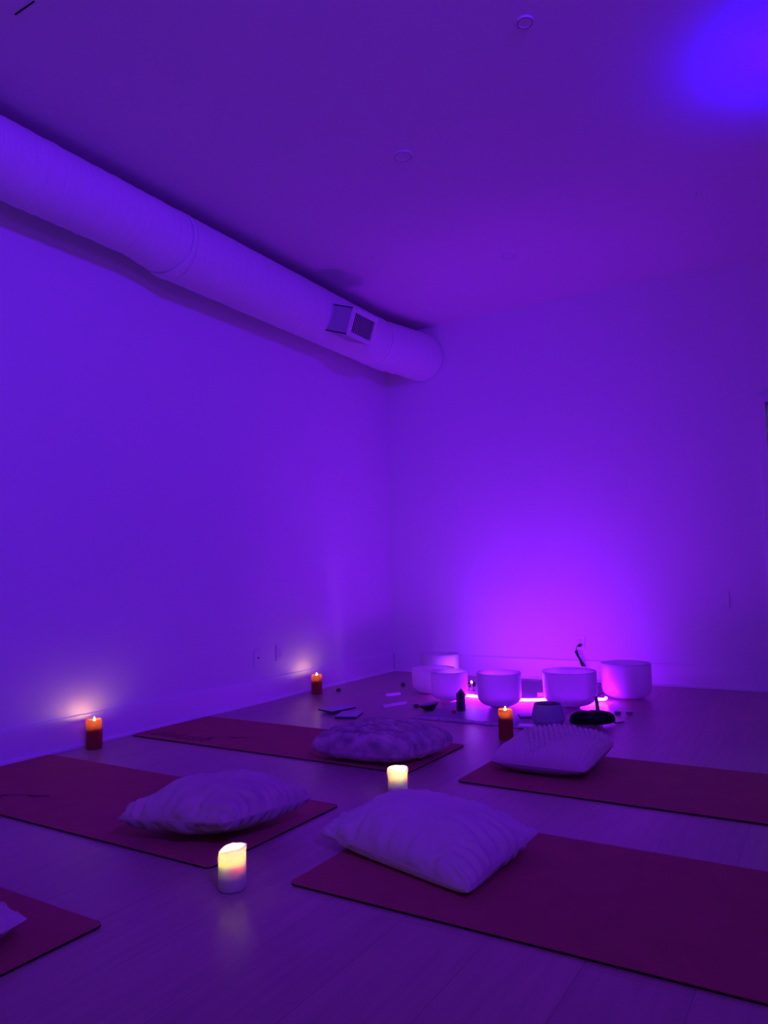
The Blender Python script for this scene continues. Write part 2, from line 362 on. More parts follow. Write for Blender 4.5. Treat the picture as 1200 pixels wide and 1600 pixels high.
for (a0, a1, b0, b1) in ((-.004, m_ + .008, -.004, Hg + .004), (Wd - m_, Wd + .004, -.004, Hg + .004), (m_, Wd - m_, -.004, m_), (m_, Wd - m_, Hg - m_, Hg + .004)): pbox(bm, a0, a1, b0, b1, -.003, .006)
gr = obj('vent_grille', bm, M['grille'], duct, False)
bm = new(); ns = 13
for k in range(ns):
    a = m_ + .012 + (Wd - 2 * m_ - .014) * k / ns; pbox(bm, a, a + .0050, m_ - .002, Hg - m_ + .002, .002, .0035)
obj('grille_slats', bm, M['grille'], gr, False)
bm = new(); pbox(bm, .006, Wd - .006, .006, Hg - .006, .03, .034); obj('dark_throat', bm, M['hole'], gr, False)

# ---------------------------------------------------------------- ceiling fittings
def disc(x, y, r, label, g='round cover plates in the ceiling'):
    t = thing('cover_plate', label, 'ceiling plate', (x, y, RZ), 0, g)
    bm = new(); lathe(bm, [(r, 0), (r, -.004), (r * .93, -.008), (r * .80, -.0085), (r * .78, -.006), (.0012, -.006)], 40); soften(obj('plate_rim', bm, M['ceil'], t))
    bm = new()
    for k in range(16):
        a = 2 * PI * k / 16; m = Matrix.Translation((r * .86 * math.cos(a), r * .86 * math.sin(a), -.0085)) @ Matrix.Rotation(a, 4, 'Z')
        bmesh.ops.create_cube(bm, size=1, matrix=m @ Matrix.Diagonal((.004, .006, .001, 1)))
    obj('slots', bm, M['plastic_dark'], t, False)
disc(1.657, -2.534, .052, 'round white cover plate in mid ceiling, nearer the camera')
disc(1.654, -1.035, .052, 'round white cover plate in ceiling nearest the back wall')
disc(2.554, -3.095, .035, 'faint small round cover plate near top edge of the ceiling')
def stud(x, y, label):
    bm = new(); lathe(bm, [(.008, 0), (.008, -.004), (.005, -.010), (.0012, -.011)], 16)
    tag(obj('ceiling_stud', bm, M['alum'], loc=(x, y, RZ)), label, 'stud', 'tiny metal studs in the ceiling')
stud(2.919, -1.21, 'tiny bright metal stud in the ceiling above the right wall corner')
stud(.836, -1.547, 'tiny bright metal stud in the ceiling beside the duct')
bm = new(); box(bm, .875, 1.0, -4.238, -4.232, RZ - .002, RZ); tag(obj('ceiling_slot', bm, M['hole'], smooth=False), 'short thin dark slit in the ceiling at the upper left', 'slot')

# ---------------------------------------------------------------- wall plates
def plate(name, loc, rz, label, kind, cat='outlet', h=.114, w=.070):
    t = thing(name, label, cat, loc, rz)           # local: face looks along -Y
    bm = new(); box(bm, -w / 2, w / 2, -.006, 0, -h / 2, h / 2, .002); obj('cover', bm, M['plastic'], t, False)
    if kind == 'duplex':
        for s in (-1, 1):
            bm = new(); box(bm, -.017, .017, -.0075, -.005, s * .0195 - .0135, s * .0195 + .0135, .003); r = obj('receptacle', bm, M['plastic'], t, False)
            bm = new()
            for x in (-.0065, .0065): box(bm, x - .0012, x + .0012, -.0079, -.0074, s * .0195 - .001, s * .0195 + .008)
            box(bm, -.002, .002, -.0079, -.0074, s * .0195 - .009, s * .0195 - .005); obj('slots', bm, M['plastic_dark'], r, False)
    if kind == 'jack':
        bm = new(); tube(bm, [(0, -.005, 0), (0, -.014, 0)], .0048, 12, spline=0); obj('jack', bm, M['plastic_dark'], t)
    for s in ((-1, 1) if kind in ('jack', 'blank') else (0,)):
        bm = new(); tube(bm, [(0, -.005, s * .042), (0, -.0072, s * .042)], .003, 10, spline=0); obj('screw', bm, M['alum'], t)
    return t
plate('wall_plate', (0, -1.846, .313), PI / 2, 'white wall plate with one small centre jack on the left wall', 'jack', 'wall plate')
plate('wall_outlet', (0, -1.611, .325), PI / 2, 'white double outlet on left wall, just behind the far red candle', 'duplex')
plate('wall_outlet', (1.728, 0, .300), 0, 'white double outlet on back wall with the black cord plugged in', 'duplex')
plate('wall_plate', (2.787, 0, .634), 0, 'blank white wall plate low on the back wall at right', 'blank', 'wall plate')
# power cord: plug, bundled loops, lead down to the floor and the neon light
t = thing('power_cord', 'black power cord bundled in loops hanging from the back wall outlet', 'cord', (1.728, -.01, .28))
def rel(p, o=t): return Vector(p) - o.location
bm = new(); tube(bm, [rel((1.728, -.009, .281)), rel((1.728, -.040, .281))], [.013, .011], 16, spline=0); obj('plug', bm, M['black'], t)
bm = new()
for k in range(7):
    a = k * 2 * PI / 7; ox, oy = .0055 * math.cos(a), .0055 * math.sin(a)
    tube(bm, [rel((1.700 + ox * 1.6, -.036 + oy, .240 + .004 * math.cos(k))), rel((1.712 + ox, -.034 + oy, .205)), rel((1.728 + ox * .8, -.034 + oy, .175)),
              rel((1.742 + ox * 1.5, -.035 + oy * 1.5, .145)), rel((1.752 + ox * 1.9, -.036 + oy * 1.6, .122 + .003 * math.sin(k * 2)))], .0042, 8)
obj('cord_bundle', bm, M['black'], t)
bm = new(); lathe(bm, [(.009, -.004), (.0105, -.003), (.0105, .003), (.009, .004)], 16); o = obj('cord_tie', bm, M['black'], t, loc=rel((1.730, -.034, .176))); o.rotation_euler = (0, -.4, 0)
bm = new(); tube(bm, [rel((1.728, -.038, .281)), rel((1.712, -.046, .277)), rel((1.706, -.042, .255)), rel((1.705, -.036, .237))], .0028, 8); obj('lead', bm, M['black'], t)
bm = new(); tube(bm, [rel((1.758, -.036, .135)), rel((1.768, -.036, .125)), rel((1.776, -.04, .09)), rel((1.78, -.05, .03)), rel((1.83, -.10, .012)), rel((2.0, -.16, .012)), rel((2.048, -.40, .0115)), rel((2.04, -.62, .0115)), rel((2.04, -.74, .0115)), rel((2.10, -.835, .0125))], .0026, 8); obj('lead', bm, M['black'], t)

# ---------------------------------------------------------------- exercise mats
def yoga_mat(x0, x1, y0, y1, label, rz=0, text=True, curl=0):
    cx, cy = (x0 + x1) / 2, (y0 + y1) / 2
    t = thing('exercise_mat', label, 'mat', (cx, cy, 0), rz, 'terracotta exercise mats')
    w, h, r = (x1 - x0) / 2, (y1 - y0) / 2, .022
    out = []
    for (sx, sy, a0) in ((1, 1, 0), (-1, 1, PI / 2), (-1, -1, PI), (1, -1, 1.5 * PI)):
        for k in range(7):
            a = a0 + k / 6 * PI / 2; out.append((sx * (w - r) + r * math.cos(a), sy * (h - r) + r * math.sin(a)))
    for (nm, z0, z1, mm, g) in (('backing', .0004, .0050, M['mat_base'], 0), ('top_layer', .0050, .0070, M['mat_top'], .001)):
        bm = new(); A = [bm.verts.new((x * (1 - g), y * (1 - g), z0)) for x, y in out]; B = [bm.verts.new((x * (1 - g), y * (1 - g), z1)) for x, y in out]
        n = len(out)
        for i in range(n): bm.faces.new((A[i], A[(i + 1) % n], B[(i + 1) % n], B[i]))
        bm.faces.new(A[::-1]); bm.faces.new(B); o = obj(nm, bm, mm, t, False)
        if nm == 'backing': o['label'] = 'black underside layer'
    if text:
        cu = bpy.data.curves.new('lettering', 'FONT'); cu.body = 'delush'; cu.size = .165; cu.shear = .35; cu.extrude = .0003; cu.space_character = 1.02
        tmp = bpy.data.objects.new('tmp', cu); C.objects.link(tmp)
        dg = bpy.context.evaluated_depsgraph_get(); dg.update(); me = bpy.data.meshes.new_from_object(tmp.evaluated_get(dg)); bpy.data.objects.remove(tmp)
        b2 = bmesh.new(); b2.from_mesh(me)
        for v in b2.verts: v.co.x = v.co.x * 1.0
        # swash under the d and leaf sprig after the h
        def ribbon(P, W):
            vs = []
            for i, p in enumerate(P):
                d = (Vector(P[min(i + 1, len(P) - 1)]) - Vector(P[max(i - 1, 0)])).normalized(); s = Vector((-d.y, d.x))
                vs.append((b2.verts.new((p[0] + s.x * W[i], p[1] + s.y * W[i], .0003)), b2.verts.new((p[0] - s.x * W[i], p[1] - s.y * W[i], .0003))))
            for i in range(len(vs) - 1): b2.faces.new((vs[i][0], vs[i][1], vs[i + 1][1], vs[i + 1][0]))
        ribbon([(.06 - .085 * math.cos(a), .045 + .06 * math.sin(a)) for a in [1.9 - k * .22 for k in range(15)]], [.001 + .004 * math.sin(k / 14 * PI) for k in range(15)])
        ribbon([(.41, .06), (.43, .11), (.455, .135), (.48, .135)], [.003, .004, .003, .002])
        ribbon([(.48 + .13 * k / 10, .135 + .045 * k / 10 + .006 * math.sin(k)) for k in range(11)], [.001 + .011 * math.sin(k / 10 * PI) for k in range(11)])
        o = obj('lettering', b2, M['mat_print'], t, False); o.location = (-w + .065, -h + .050, .0073); o['label'] = 'dark printed script lettering with a leaf sprig'
    return t
yoga_mat(2.107, 3.89, -4.120, -3.41, 'terracotta mat under the large smooth white pillow at front right', text=False)
yoga_mat(2.080, 3.87, -2.972, -2.305, 'terracotta mat under the knitted pillow at middle right', text=False)
yoga_mat(.045, 1.827, -4.150, -3.466, 'terracotta mat under the velvet pillow, behind the front ivory candle')
yoga_mat(.045, 1.835, -2.965, -2.37, 'terracotta mat under the fur pillow with script at its wall end')
yoga_mat(.045, 1.850, -5.160, -4.540, 'terracotta mat at the bottom left corner, mostly out of frame')

# ---------------------------------------------------------------- pillows
MT = .0072
def pillow(name, label, L, R, N, F, thick, m, style, seed, pull=.07, lift=0, power=.5, rnd_c=.05, fold=.026, cols=110):
    """L,R,N,F: corners left, right, near, far (x, y, z). u runs L->N, v runs L->F"""
    L, R, N, F = map(Vector, (L, R, N, F)); mid = (L + R + N + F) / 4
    t = thing(name, label, 'pillow', (mid.x, mid.y, MT), 0, 'pillows on the mats'); org = t.location.copy()
    def base(u, v):
        uu, vv = u * (1 - pull * (1 - v * v)), v * (1 - pull * (1 - u * u))
        q = 1 - rnd_c * abs(u * v) ** 5; uu *= q; vv *= q
        a, b = (uu + 1) / 2, (vv + 1) / 2
        return L * (1 - a) * (1 - b) + N * a * (1 - b) + F * (1 - a) * b + R * a * b
    sd = Vector((seed * 3.1, seed * 1.7, seed))
    def prof(u, v):
        e = max(0, (1 - u * u)) * max(0, (1 - v * v)); return e ** power
    def big(u, v, side):
        return (noise.noise(Vector((u * 1.6, v * 1.6, side * 5)) + sd) * .022 + noise.noise(Vector((u * 3.5, v * 3.5, 4 + side)) + sd) * .006) * prof(u, v)
    def fine(u, v, side):
        e = prof(u, v); eu, ev = 1 - abs(u), 1 - abs(v); s = 0
        wu, wv = math.exp(-eu * 3.2), math.exp(-ev * 3.2)
        if style in ('linen', 'velvet'):              # gathers running in from the seams
            s += (noise.noise(Vector((u * 8, ev * 1.1, 3)) + sd) * wv + noise.noise(Vector((v * 8, eu * 1.1, 8)) + sd) * wu) * fold * min(1, e * 3) * (.8 if side > 0 else .5)
            c = noise.noise(Vector((u * 4.5, ev * 1.6, 5)) + sd) * wv + noise.noise(Vector((v * 4.5, eu * 1.6, 6)) + sd) * wu
            s -= max(0, .14 - abs(c)) * .045 * min(1, e * 4) * (wu + wv)
        if style == 'velvet':
            rr = math.hypot(u - .55, v - .15); s += .003 * math.sin(rr * 24 + 2 * noise.noise(Vector((u * 3, v * 3, 0)))) * math.exp(-((rr - .35) / .28) ** 2) * e
        if style == 'fur':
            s += noise.noise(Vector((u * 12, v * 12, 2)) + sd) * .005 * min(1, e * 2) + noise.noise(Vector((u * 5, v * 2.4, 7)) + sd) * .010 * e
        if style == 'knit' and side > 0:
            k = min(1, min(eu, ev) * 9)
            if (v + 1) * .5 - .035 - abs(u + .08) * (.95 if u < -.08 else .62) > 0:
                gu, gv = u * 9, v * 7.5; row = math.floor(gv); fu = (gu + .5 * (row % 2)) % 1 - .5; fv = gv - row - .5
                s += .014 * k * math.sqrt(max(0, 1 - 5 * fu * fu - 7.5 * fv * fv)) - .002 * k
            else:
                s += .0042 * k * abs(math.sin(u * 12 * PI)) ** .8
        return s
    n = cols
    def mk(side):
        bm = new(); g = []
        for i in range(n + 1):
            row = []
            for j in range(n + 1):
                u = math.sin((i / n * 2 - 1) * PI / 2); v = math.sin((j / n * 2 - 1) * PI / 2)
                if style == 'knit': u, v = (u + (i / n * 2 - 1) * 2) / 3, (v + (j / n * 2 - 1) * 2) / 3
                p = base(u, v).copy(); h = prof(u, v)
                if side > 0: p.z += thick * .62 * h + big(u, v, 1)
                else: p.z -= thick * .42 * h - .3 * big(u, v, -1)
                p.z += lift * h
                lim = MT + .0006
                if p.z < lim + .01: p.z = lim + .01 * math.exp((p.z - lim - .01) / .01) if p.z < lim + .01 else p.z
                row.append(bm.verts.new(p - org))
            g.append(row)
        for i in range(n):
            for j in range(n):
                q = (g[i][j], g[i + 1][j], g[i + 1][j + 1], g[i][j + 1]); bm.faces.new(q if side > 0 else q[::-1])
        bm.normal_update(); mv = []
        for i in range(1, n):
            for j in range(1, n):
                u = math.sin((i / n * 2 - 1) * PI / 2); v = math.sin((j / n * 2 - 1) * PI / 2)
                if style == 'knit': u, v = (u + (i / n * 2 - 1) * 2) / 3, (v + (j / n * 2 - 1) * 2) / 3
                if side > 0 or g[i][j].co.z > .02: mv.append((g[i][j], g[i][j].normal * fine(u, v, side) * min(1, min(i, j, n - i, n - j) / 5)))
        for w_, d_ in mv: w_.co += d_
        return bm
    top = obj('pillow_front', mk(1), m, t); back = obj('pillow_back', mk(-1), M['velvet_back'] if style in ('velvet', 'knit') else m, t)
    if style in ('velvet', 'knit'): back['label'] = 'plain cream woven backing'
    bm = new(); P = []
    K = 40
    for (u0, v0, u1, v1) in ((-1, -1, 1, -1), (1, -1, 1, 1), (1, 1, -1, 1), (-1, 1, -1, -1)):
        for k in range(K):
            s = k / K; p = base(u0 + (u1 - u0) * s, v0 + (v1 - v0) * s).copy()
            p.z = max(p.z, MT + .004); P.append(p - org)
    P.append(P[0]); tube(bm, P, .0011, 6, False, 0); obj('seam', bm, m, t)
    return t, top
p1, _ = pillow('throw_pillow', 'large smooth white linen pillow in the foreground, behind it the ivory candle', (2.01, -3.855, .052), (2.675, -3.60, .078), (2.612, -3.990, .026), (2.085, -3.44, .06), .170, M['linen'], 'linen', 1, .045, power=.43, rnd_c=.03)
bm = new(); tube(bm, [Vector((2.655, -3.60, .082)) - p1.location, Vector((2.648, -3.61, .070)) - p1.location, Vector((2.645, -3.613, .058)) - p1.location], .0028, 8); obj('zip_pull', bm, M['black'], p1)
pillow('throw_pillow', 'plain velvety pillow on the left mat, behind the front ivory candle', (1.385, -4.14, .080), (1.862, -3.67, .092), (1.790, -4.045, .100), (1.455, -3.76, .09), .180, M['velvet'], 'velvet', 2, .03, power=.46, rnd_c=.03)
p3, fur_top = pillow('throw_pillow', 'mottled faux fur pillow on the mat with script, furthest from camera', (1.300, -2.985, .072), (1.885, -2.555, .070), (1.785, -2.960, .075), (1.39, -2.58, .07), .170, M['fur'], 'fur', 3, .01, power=.34, rnd_c=.07)
pillow('throw_pillow', 'cream knitted pillow with a triangle of bobbles, at middle right', (2.145, -2.800, .055), (2.600, -2.39, .098), (2.570, -2.780, .050), (2.155, -2.38, .070), .152, M['knit'], 'knit', 4, .02, power=.42, cols=220)
pillow('throw_pillow', 'pale pillow corner poking in at the bottom left edge', (1.42, -5.05, .07), (1.775, -4.69, .062), (1.845, -5.10, .06), (1.35, -4.66, .05), .13, M['linen'], 'linen', 5, .05)
# short fur strands on the fur pillow
me = fur_top.data; bm = new(); rnd = random.Random(3)
polys = list(me.polygons); tot = 0
areas = [p.area for p in polys]
for p in rnd.choices(polys, weights=areas, k=15000):
    vs = [me.vertices[i].co for i in p.vertices]; a, b = rnd.random(), rnd.random()
    q = vs[0].lerp(vs[1], a).lerp(vs[3].lerp(vs[2], a), b); nn = p.normal
    flow = Vector((noise.noise(q * 9), noise.noise(q * 9 + Vector((5, 5, 5))), -.25)); d = (nn * .75 + flow * 1.5 + Vector((rnd.uniform(-.3, .3), rnd.uniform(-.3, .3), 0))).normalized()
    ln = rnd.uniform(.006, .012); s = d.cross(Vector((rnd.uniform(-1, 1), rnd.uniform(-1, 1), .3))).normalized() * .0006
    v = [bm.verts.new(q - s), bm.verts.new(q + s), bm.verts.new(q + d * ln * .6 + s * .7), bm.verts.new(q + d * ln * .6 - s * .7), bm.verts.new(q + d * ln + nn * -.001)]
    bm.faces.new((v[0], v[1], v[2], v[3])); bm.faces.new((v[3], v[2], v[4]))
fo = obj('fur_pile', bm, M['fur'], p3); fo['kind'] = 'stuff'

# ---------------------------------------------------------------- candles
def candle(name, label, x, y, r, h, wax, flame, group, dip=0, dip_dir=0, well=.026, seed=0, fh=.020, fz=None, rim=.006, tilt=None, z=0, flare=0):
    t = thing(name, label, 'candle', (x, y, z), 0, group)
    def wob(rr, zz, a):
        k = max(0, (zz - h * .6) / (h * .4))
        dz = -dip * max(0, math.cos(a - dip_dir)) ** 1.5 * k + .0015 * noise.noise(Vector((math.cos(a) * 2, math.sin(a) * 2, seed))) * k
        return rr * (1 + (.012 + flare * k) * noise.noise(Vector((math.cos(a), math.sin(a), zz * 20 + seed)))), zz + dz * (1 if zz > h - well * .5 else .3)
    pr = [(r * .93, .0006), (r * .985, .003)] + [(r, .006 + (h - .014) * k / 12) for k in range(13)] + [(r * .995, h - .004), (r - .0018, h - .0008), (r - rim * .6, h), (r - rim, h - .0025), (r - rim - .001, h - .008),
          (r - rim - .003, h - well * .8), (r - rim - .008, h - well), (.003, h - well - .001)]
    bm = new(); lathe(bm, pr, 56, wob); obj('wax_body', bm, wax, t)
    ct = h - well - .004 if wax is M['wax_red'] else h * .36          # flameless candle: unseen opaque core added to stop glow in the lower body
    bm = new(); lathe(bm, [(r - .006, .002), (r - .003, .004), (r - .003, ct - .001), (r - .005, ct), (.002, ct)], 32); obj('light_block', bm, M['lampbody'], t)
    zf = h - well
    zw = (fz if fz else zf + .004) + .004
    bm = new(); tube(bm, [(0, 0, zf - .002), (.0004, 0, (zf + zw) / 2), (.001, 0, zw)], .0011, 8); obj('wick', bm, M['wick'], t)
    if flame:
        zb = zf + .004 if fz is None else fz
        bm = new(); n = 10
        prof = [(.0012, 0), (.0036, .12), (.0052, .30), (.0046, .5), (.0030, .70), (.0014, .88), (.0004, 1)]
        for i, (rr, s) in enumerate(prof): prof[i] = (rr, zb + s * fh)
        lathe(bm, prof, n); obj('flame', bm, flame, t)
    return t
candle('pillar_candle', 'ivory pillar candle glowing at front left, before the velvet pillow', 1.981, -4.214, .0395, .116, M['wax_white'], M['flame_w'], 'ivory pillar candles', .013, math.radians(215), .046, 1, fh=.020, fz=.076, rim=.0055, flare=.35)
candle('pillar_candle', 'ivory pillar candle glowing behind the big white linen pillow', 1.955, -3.245, .0395, .110, M['wax_white'], M['flame_w'], 'ivory pillar candles', .011, math.radians(-10), .042, 2, fh=.022, fz=.076, rim=.0055, flare=.35)
candle('pillar_candle', 'tall red pillar candle at far left beside the wall glow', .112, -3.259, .0405, .150, M['wax_red'], M['flame_r'], 'red pillar candles', 0, 0, .040, 3, fh=.028, fz=0.134, rim=.0045, flare=.2)
candle('pillar_candle', 'tall red pillar candle at the left wall below the outlets', .135, -1.342, .0405, .142, M['wax_red'], M['flame_r'], 'red pillar candles', 0, 0, .040, 4, fh=.028, fz=0.126, rim=.0045, flare=.2)
candle('pillar_candle', 'tall red pillar candle beside the knitted pillow, before the singing bowls', 1.962, -2.139, .0385, .156, M['wax_red'], M['flame_r'], 'red pillar candles', 0, 0, .040, 5, fh=.028, fz=0.140, rim=.0045, flare=.2)

# ---------------------------------------------------------------- altar cloth and singing bowls
t = thing('altar_cloth', 'woven purple-lit cloth with a lace border under the singing bowls', 'cloth', (1.65, -.98, 0))
def sheet(x0, x1, y0, y1, z, th, wav, nx=60, ny=60):
    bm = new(); g = []
    for i in range(nx + 1):
        row = []
        for j in range(ny + 1):
            x = x0 + (x1 - x0) * i / nx; y = y0 + (y1 - y0) * j / ny
            wy = wav * noise.noise(Vector((x * 4, y0, 1))); row.append(bm.verts.new((x, y + wy, z + .0006 * (1 + noise.noise(Vector((x * 6, y * 6, 2)))))))
        g.append(row)
    for i in range(nx):
        for j in range(ny): bm.faces.new((g[i][j], g[i + 1][j], g[i + 1][j + 1], g[i][j + 1]))
    bmesh.ops.solidify(bm, geom=bm.faces[:], thickness=th); bmesh.ops.recalc_face_normals(bm, faces=bm.faces); return bm
obj('cloth_field', sheet(-.405, .375, -.80, .80, .0022, .0015, 0), M['cloth'], t)
bm = sheet(-.42, .39, -.885, -.80, .0030, .0022, .012, 80, 8); obj('lace_border', bm, M['lace'], t)
bm = sheet(-.42, .39, .80, .885, .0030, .0022, .012, 80, 8); obj('lace_border', bm, M['lace'], t)

def bowl(label, x, y, r, h, ring='rubber', z=.0035, curve=.42):
    t = thing('singing_bowl', label, 'bowl', (x, y, z), 0, 'frosted singing bowls')
    w = .0055; base = r * .34; rc = r * curve       # rounded bottom corner
    out = [(base * .6, .004), (base, .0045)]
    for k in range(13):
        a = PI / 2 * k / 12; out.append((base + (r * .985 - base) * math.sin(a) ** .85, .0045 + rc * (1 - math.cos(a) ** .9)))
    out += [(r * .988 + r * .012 * k / 6, .0045 + rc + (h - rc - .0045) * k / 6) for k in range(1, 7)]
    inn = [(max(rr - w, .002), zz + (w if zz < rc * .6 else 0)) for rr, zz in out[::-1]]
    rim = [(r - w * .15, h + .0015), (r - w * .5, h + .002), (r - w * .85, h + .0015)]
    bm = new(); lathe(bm, out + rim + inn + [(.002, .0045 + w)], 72); obj('bowl_wall', bm, M['quartz'], t)
    bm = new(); R_, q = base * .98, .0038; n1, n2 = 48, 8; g = []
    for i in range(n1):
        a = 2 * PI * i / n1; g.append([bm.verts.new(((R_ + q * math.cos(2 * PI * j / n2)) * math.cos(a), (R_ + q * math.cos(2 * PI * j / n2)) * math.sin(a), .004 + q * math.sin(2 * PI * j / n2))) for j in range(n2)])
    for i in range(n1):
        for j in range(n2): bm.faces.new((g[i][j], g[(i + 1) % n1][j], g[(i + 1) % n1][(j + 1) % n2], g[i][(j + 1) % n2]))
    o = obj('base_ring', bm, M[ring], t)
bowl('tall frosted singing bowl at the back of the left three', .80, -.63, .150, .245, z=.0)
bowl('wide frosted singing bowl, left front of the taller one', .915, -.955, .160, .178, z=.0)
bowl('smallest frosted singing bowl, directly behind the upright dark crystal', 1.168, -1.205, .127, .195, z=.0036, curve=.48)
bowl('frosted singing bowl in the middle, behind the right-hand red candle', 1.565, -1.275, .144, .215, 'foot', curve=.50)
bowl('widest frosted singing bowl, right behind the grey ribbed pot', 1.975, -1.085, .172, .222, 'foot', curve=.50)
bowl('frosted singing bowl furthest right, below the cord outlet', 2.225, -.635, .165, .235, z=.0)

# LED neon light laid in an arc behind the bowls
t = thing('neon_rope_light', 'glowing pink-white flexible neon light lying in an arc behind the bowls', 'light', (1.6, -1.0, 0))
path = [(.930, -.770, .0190), (1.00, -.785, .0190), (1.062, -.842, .0190), (1.095, -.93, .0190), (1.115, -1.02, .0190), (1.2, -1.068, .0190), (1.34, -1.088, .0190), (1.48, -1.100, .0190), (1.62, -1.095, .0190), (1.72, -1.06, .0190), (1.80, -.99, .0190), (1.87, -.915, .0190), (1.98, -.875, .0190), (2.08, -.868, .0190), (2.135, -.870, .022), (2.148, -.875, .036)]
bm = new(); tube(bm, [Vector(p) - t.location for p in path], .0095, 10, True, 5); obj('light_tube', bm, M['led'], t)
bm = new(); tube(bm, [Vector((p[0], p[1], .0095)) - t.location for p in path[:-2]], .0030, 8, True, 5); obj('mounting_rail', bm, M['led_cap'], t)

# ---------------------------------------------------------------- crystals and small altar things
def hexpoint(bm, r, h, tip, n=6, tw=.94):
    A = [bm.verts.new((r * math.cos(2 * PI * k / n), r * math.sin(2 * PI * k / n), 0)) for k in range(n)]
    B = [bm.verts.new((r * tw * math.cos(2 * PI * k / n) * (1 + .04 * (k % 2)), r * tw * math.sin(2 * PI * k / n), h - tip + .004 * ((k * 7) % 3))) for k in range(n)]
    ap = bm.verts.new((r * .12, 0, h))
    for k in range(n):
        j = (k + 1) % n; bm.faces.new((A[k], A[j], B[j], B[k])); bm.faces.new((B[k], B[j], ap))
    bm.faces.new(A[::-1])
bm = new(); hexpoint(bm, .0285, .140, .034); o = obj('crystal_tower', bm, M['crystal'], smooth=False, loc=(1.412, -1.535, .0045)); o.rotation_euler = (0, 0, .4)
tag(o, 'tall dark pointed crystal tower standing before the smallest bowl', 'crystal')
# geode half: a jagged dark cup, tilted
t = thing('geode', 'dark open geode half tilted on the floor, left of the tall crystal', 'geode', (1.215, -1.575, .0))
def gw(r, z, a): return r * (1 + .12 * noise.noise(Vector((math.cos(a) * 1.5, math.sin(a) * 1.5, z * 20)))) * (1 + .42 * max(0, math.cos(a - PI * 1.0)) ** 3), z + .010 * math.cos(a) * (z / .04)
bm = new(); lathe(bm, [(.012, .001), (.026, .003), (.040, .016), (.050, .030), (.053, .038), (.049, .039)], 28, gw, cap1=False); soften(obj('stone_shell', bm, M['geode'], t), 25)
bm = new(); lathe(bm, [(.049, .039), (.044, .034), (.030, .022), (.012, .015), (.002, .014)], 28, lambda r, z, a: (gw(r, z, a)[0], gw(r, z, a)[1] + .003 * random.random())); obj('crystal_lining', bm, M['geode_in'], t, False)
t.rotation_euler = (0, 0, math.radians(32))
def rock(name, label, cat, x, y, s, m, seed, z0=0, group=None, sub=2):
    bm = new(); bmesh.ops.create_icosphere(bm, subdivisions=sub, radius=1)
    for v in bm.verts:
        k = 1 + .35 * noise.noise(v.co * 1.3 + Vector((seed, 0, 0))); v.co = Vector((v.co.x * s[0] * k, v.co.y * s[1] * k, v.co.z * s[2] * k))
    zm = min(v.co.z for v in bm.verts)
    for v in bm.verts: v.co.z = max(v.co.z - zm - .002, 0)
    o = obj(name, bm, m, smooth=False, loc=(x, y, z0)); return tag(o, label, cat, group)
rock('tumbled_stone', 'small dark stone on the floor right of the far red candle', 'stone', .21, -1.17, (.022, .018, .012), M['stone'], 1, group='small dark stones')
rock('tumbled_stone', 'small dark stone left of the stacked bowls, nearest the room corner', 'stone', .555, -.785, (.020, .020, .018), M['stone'], 2, group='small dark stones')
rock('tumbled_stone', 'small dark stone beside the pointed end of the geode', 'stone', 1.085, -1.525, (.024, .018, .013), M['stone'], 3, group='small dark stones')
rock('red_crystal', 'small red rough crystal at the foot of the tall dark crystal', 'crystal', 1.405, -1.625, (.015, .013, .010), M['redstone'], 4, .0045)
def rod(label, p, q, w):
    p, q = Vector((*p, 0)), Vector((*q, 0)); d = q - p; n = d.length
    bm = new(); box(bm, -n / 2, n / 2, -w / 2, w / 2, .0005, w * .85, .002)
    for v in bm.verts: v.co.y += .0012 * noise.noise(Vector((v.co.x * 30, 2, 0)))
    o = obj('selenite_stick', bm, M['selenite'], smooth=False, loc=((p + q) / 2)); o.rotation_euler = (0, 0, math.atan2(d.y, d.x)); tag(o, label, 'crystal', 'pale selenite sticks')
rod('short pale selenite stick lying further back on the floor', (.665, -1.235), (.735, -1.140), .021)
rod('longer pale selenite stick lying nearer the fur pillow', (.893, -1.635), (.957, -1.445), .021)
# notebooks
def book(label, x, y, w, l, h, rz, z, tilt=0):
    t = thing('notebook', label, 'book', (x, y, z), math.radians(rz), 'notebooks behind the fur pillow'); t.rotation_euler[0] = tilt
    bm = new(); box(bm, -w / 2, w / 2, -l / 2, l / 2, h - .0018, h, .0006); obj('front_cover', bm, M['cover1'], t, False)
    bm = new(); box(bm, -w / 2, w / 2, -l / 2, l / 2, .0002, .0018, .0006); obj('back_cover', bm, M['cover2'], t, False)
    bm = new(); box(bm, -w / 2 + .002, w / 2 - .003, -l / 2 + .002, l / 2 - .002, .0018, h - .0018); obj('page_block', bm, M['cover2'], t, False)
book('pale notebook lying underneath, nearer the fur pillow', .840, -1.950, .135, .20, .014, 20, 0)
book('pale notebook lying on top, further from the fur pillow', .690, -1.865, .14, .21, .010, -14, .0145)
# ribbed stoneware pot
t = thing('ribbed_pot', 'grey ribbed stoneware pot behind the knitted pillow', 'pot', (2.055, -1.745, 0))
def pw(r, z, a):
    k = 1 if .045 < z < .118 and r > .07 else 0; return r * (1 + k * .034 * math.sin(a * 30)), z
pr = [(.066, .0006), (.072, .002), (.090, .036), (.0925, .044), (.0905, .052), (.084, .082), (.0775, .112), (.076, .122), (.0755, .127), (.0735, .1285), (.071, .127)]
bm = new(); lathe(bm, pr, 240, pw, cap1=False); obj('pot_body', bm, M['pot'], t)
bm = new(); lathe(bm, [(.071, .127), (.0705, .118), (.076, .08), (.080, .045), (.06, .008), (.003, .007)], 48); obj('pot_inside', bm, M['pot_in'], t)
